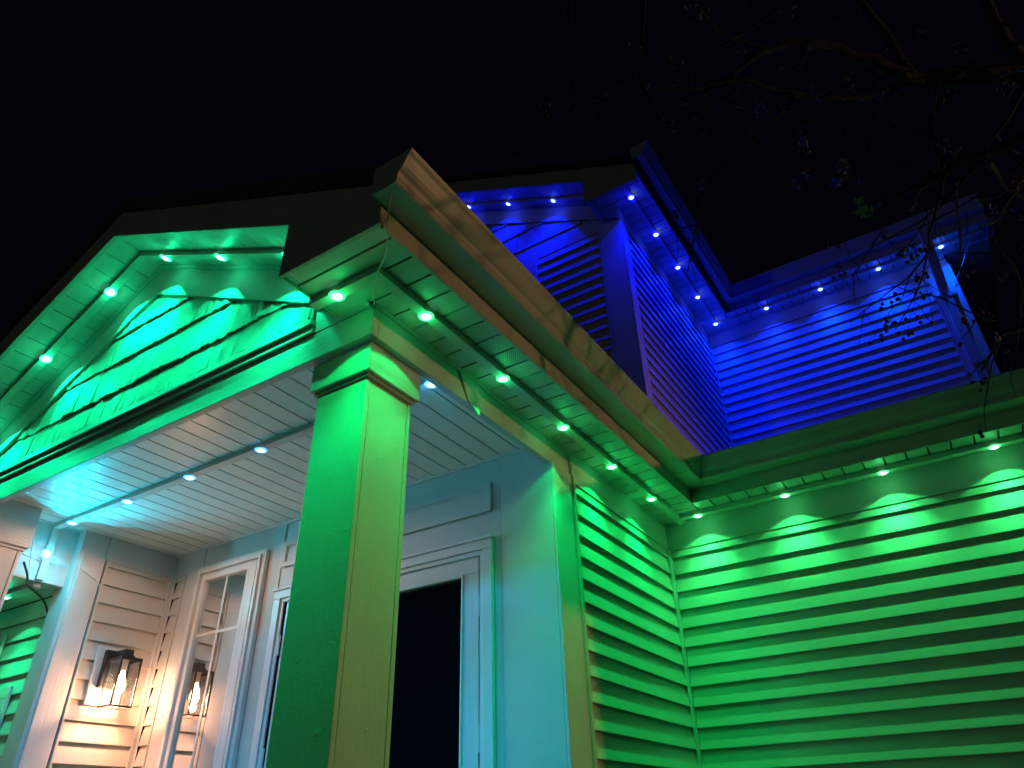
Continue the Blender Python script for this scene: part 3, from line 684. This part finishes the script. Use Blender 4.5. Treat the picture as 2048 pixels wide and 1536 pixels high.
BE=[(0.697,0.398,1.208),(0.799,0.135,1.469),(0.768,0.386,1.106),(0.803,0.428,1.196),(0.948,0.407,1.427),(0.879,0.485,1.364),(0.936,0.492,0.985),(0.943,0.539,0.991),(1.103,0.444,1.014),(1.094,0.585,1.102),(1.035,0.505,0.944),(1.114,0.659,1.053),(0.999,0.64,1.15),(1.169,0.673,0.955),(1.141,0.757,1.09),(0.98,0.512,1.214),(1.145,0.464,0.99),(1.248,0.66,1.121),(1.302,0.621,1.002),(1.384,0.704,1.018),(1.451,0.703,0.951),(1.516,0.892,0.999),(1.484,0.867,0.884),(1.506,0.803,0.788),(1.72,0.929,1.003),(1.72,0.944,1.086),(1.404,0.932,0.74),(1.452,0.893,0.733),(1.604,0.973,0.742),(1.619,1.097,0.93),(1.595,1.117,0.933),(1.961,1.124,0.821),(1.938,1.19,0.857),(2.063,1.351,0.603),(2.063,1.256,0.492),(1.987,1.155,0.503),(2.101,1.337,0.512),(1.807,1.659,-0.007),(1.815,1.598,-0.018),(1.748,1.558,-0.015),(1.592,1.413,0.367),(1.644,1.425,0.379),(1.568,1.384,0.337),(1.704,1.388,0.331),(1.649,1.466,0.307),(1.732,1.486,0.49),(1.72,1.353,0.538),(1.743,1.282,0.477),(1.707,1.297,0.458),(1.623,0.487,1.205),(1.263,0.279,1.221),(1.311,0.308,1.204),(1.378,0.56,1.184),(1.7,0.502,1.004),(2.013,0.772,1.075),(2.094,0.818,0.966),(2.196,1.008,0.901),(2.208,1.032,0.889),(1.827,1.564,0.255),(1.902,1.632,0.112),(1.639,1.246,0.582),(1.458,1.234,0.612)]
LEAF=(1.621, 1.155, 0.677)

T = thing('berry_tree', 'bare dark branching tree with hanging berry clusters in front of the roof', 'tree', (3.72, .85, GZ))
for st, r0 in (([(3.70, .85, GZ-.1), (3.68, .82, GZ+.6), (3.62, .74, -1.6), (3.60, .70, -.6), (3.55, .50, .3), (3.5, .62, .85), (3.42, 1.15, 1.06), (3.313, 1.877, 1.088)], .13),
               ([(3.82, .95, GZ-.1), (3.95, 1.0, GZ+.6), (4.2, 1.0, -1.6), (4.3, .85, -.6), (4.35, .7, .3), (4.5, .6, 1.2), (4.6, .6, 2.0)], .11)):
    sp = smooth_path(st); part('trunk', tube(sp, [r0-(r0*.6)*i/(len(sp)-1) for i in range(len(sp))], 10), M['bark'], T, smooth=True)
part('branch', tube(smooth_path([(2.78, 1.476, .72), (2.82, 1.56, .4), (2.72, 1.57, .18), (2.653, 1.564, .072)]), [.017-.003*i/12 for i in range(13)], 8), M['bark'], T, smooth=True)
part('branch', tube(smooth_path([(3.5, .62, .85), (3.2, 1.0, .90), (2.95, 1.3, .84), (2.78, 1.476, .72)]), [.036-.010*i/12 for i in range(13)], 8), M['bark'], T, smooth=True)
twigs = []; rnd = random.Random(11)
for pts, r0, r1 in BR:
    sp = smooth_path(pts, 4); n = len(sp)
    w = [Vector((rnd.uniform(-1, 1), rnd.uniform(-1, 1), rnd.uniform(-1, 1)))*min(.012, r0*.35) for _ in sp]; w[0] *= 0; w[-1] *= 0
    sp = [a+b for a, b in zip(sp, w)]
    part('branch', tube(sp, [(r0+(r1-r0)*i/(n-1))*rnd.uniform(.9, 1.1) for i in range(n)], 8 if r0 > .02 else 5), M['bark'], T, smooth=True)
    for i in range(2, n-1):
        if rnd.random() < .42:
            p = sp[i]; d = (sp[i]-sp[i-1]).normalized(); q = Vector((rnd.uniform(-1, 1), rnd.uniform(-1, 1), rnd.uniform(-1.1, .5)))
            L = rnd.uniform(.10, .38); e = (d*.5+q).normalized()
            pp = [p]; cur = p
            for s in range(4):
                e = (e+Vector((rnd.uniform(-.35, .35), rnd.uniform(-.35, .35), rnd.uniform(-.45, .2)))).normalized(); cur = cur+e*L/4; pp.append(cur)
            rr = min(r1, .0045); twigs.append((pp, [rr, rr*.9, rr*.7, rr*.55, .0012]))
# crown beyond the picture's right edge, the part that throws its shadow on the gutter
for i in range(46):
    p = Vector((rnd.uniform(2.0, 3.6), rnd.uniform(.2, 2.3), rnd.uniform(.1, 1.2))); e = Vector((rnd.uniform(-1, .2), rnd.uniform(-1, 1), rnd.uniform(-.5, .8))).normalized()
    pp = [p]; cur = p
    for s in range(6):
        e = (e+Vector((rnd.uniform(-.4, .4), rnd.uniform(-.4, .4), rnd.uniform(-.4, .3)))).normalized(); cur = cur+e*.13; pp.append(cur)
    twigs.append((pp, [.009, .008, .0065, .005, .004, .003, .0015]))
part('twigs', join(*[tube(a, b, 4) for a, b in twigs]), M['bark'], T)['kind'] = 'stuff'
ends = [Vector(p) for p in BE]+[Vector(a[-1]) for a, b in twigs if rnd.random() < .38]
def ball(c, r):
    v, f = [], []
    rings = ((.0, 1), (.62, .78), (1, .05), (.72, -.68), (0, -1))
    v.append((c[0], c[1], c[2]+r))
    for q, h in rings[1:4]:
        for k in range(7): v.append((c[0]+r*q*cos(2*pi*k/7), c[1]+r*q*sin(2*pi*k/7), c[2]+r*h))
    v.append((c[0], c[1], c[2]-r))
    for k in range(7): f.append((0, 1+k, 1+(k+1) % 7)); f.append((22, 15+(k+1) % 7, 15+k))
    for j in range(2):
        for k in range(7): f.append((1+j*7+k, 8+j*7+k, 8+j*7+(k+1) % 7, 1+j*7+(k+1) % 7))
    return v, f
for c in ends:
    gs = []; st = c+Vector((0, 0, .035))
    for k in range(rnd.randint(2, 5)):
        b = c+Vector((rnd.uniform(-.028, .028), rnd.uniform(-.028, .028), rnd.uniform(-.03, .012)))
        gs.append(ball(b, rnd.uniform(.0075, .0105))); gs.append(tube([st, st*.4+b*.6+Vector((rnd.uniform(-.006, .006), 0, .006)), b+Vector((0, 0, .006))], .0011, 3))
    part('berry_cluster', join(*gs), M['berry'], T, smooth=True)
lc = Vector(LEAF)
for k in range(12):
    a = rnd.uniform(0, 2*pi); e = Vector((cos(a), sin(a), rnd.uniform(-1.0, .4))).normalized(); L = rnd.uniform(.035, .065); wv = e.cross(Vector((rnd.uniform(-1, 1), rnd.uniform(-1, 1), 1))).normalized()*L*.30; nn = e.cross(wv).normalized()*L*.12
    o_ = lc+Vector((rnd.uniform(-.03, .03), rnd.uniform(-.03, .03), rnd.uniform(-.03, .02)))
    v = [o_, o_+e*L*.35+wv+nn, o_+e*L, o_+e*L*.35-wv+nn, o_+e*L*.4-nn*.3]
    part('leaf', ([tuple(q) for q in v], [(0, 1, 4), (1, 2, 4), (2, 3, 4), (3, 0, 4)]), M['leaf'], T)
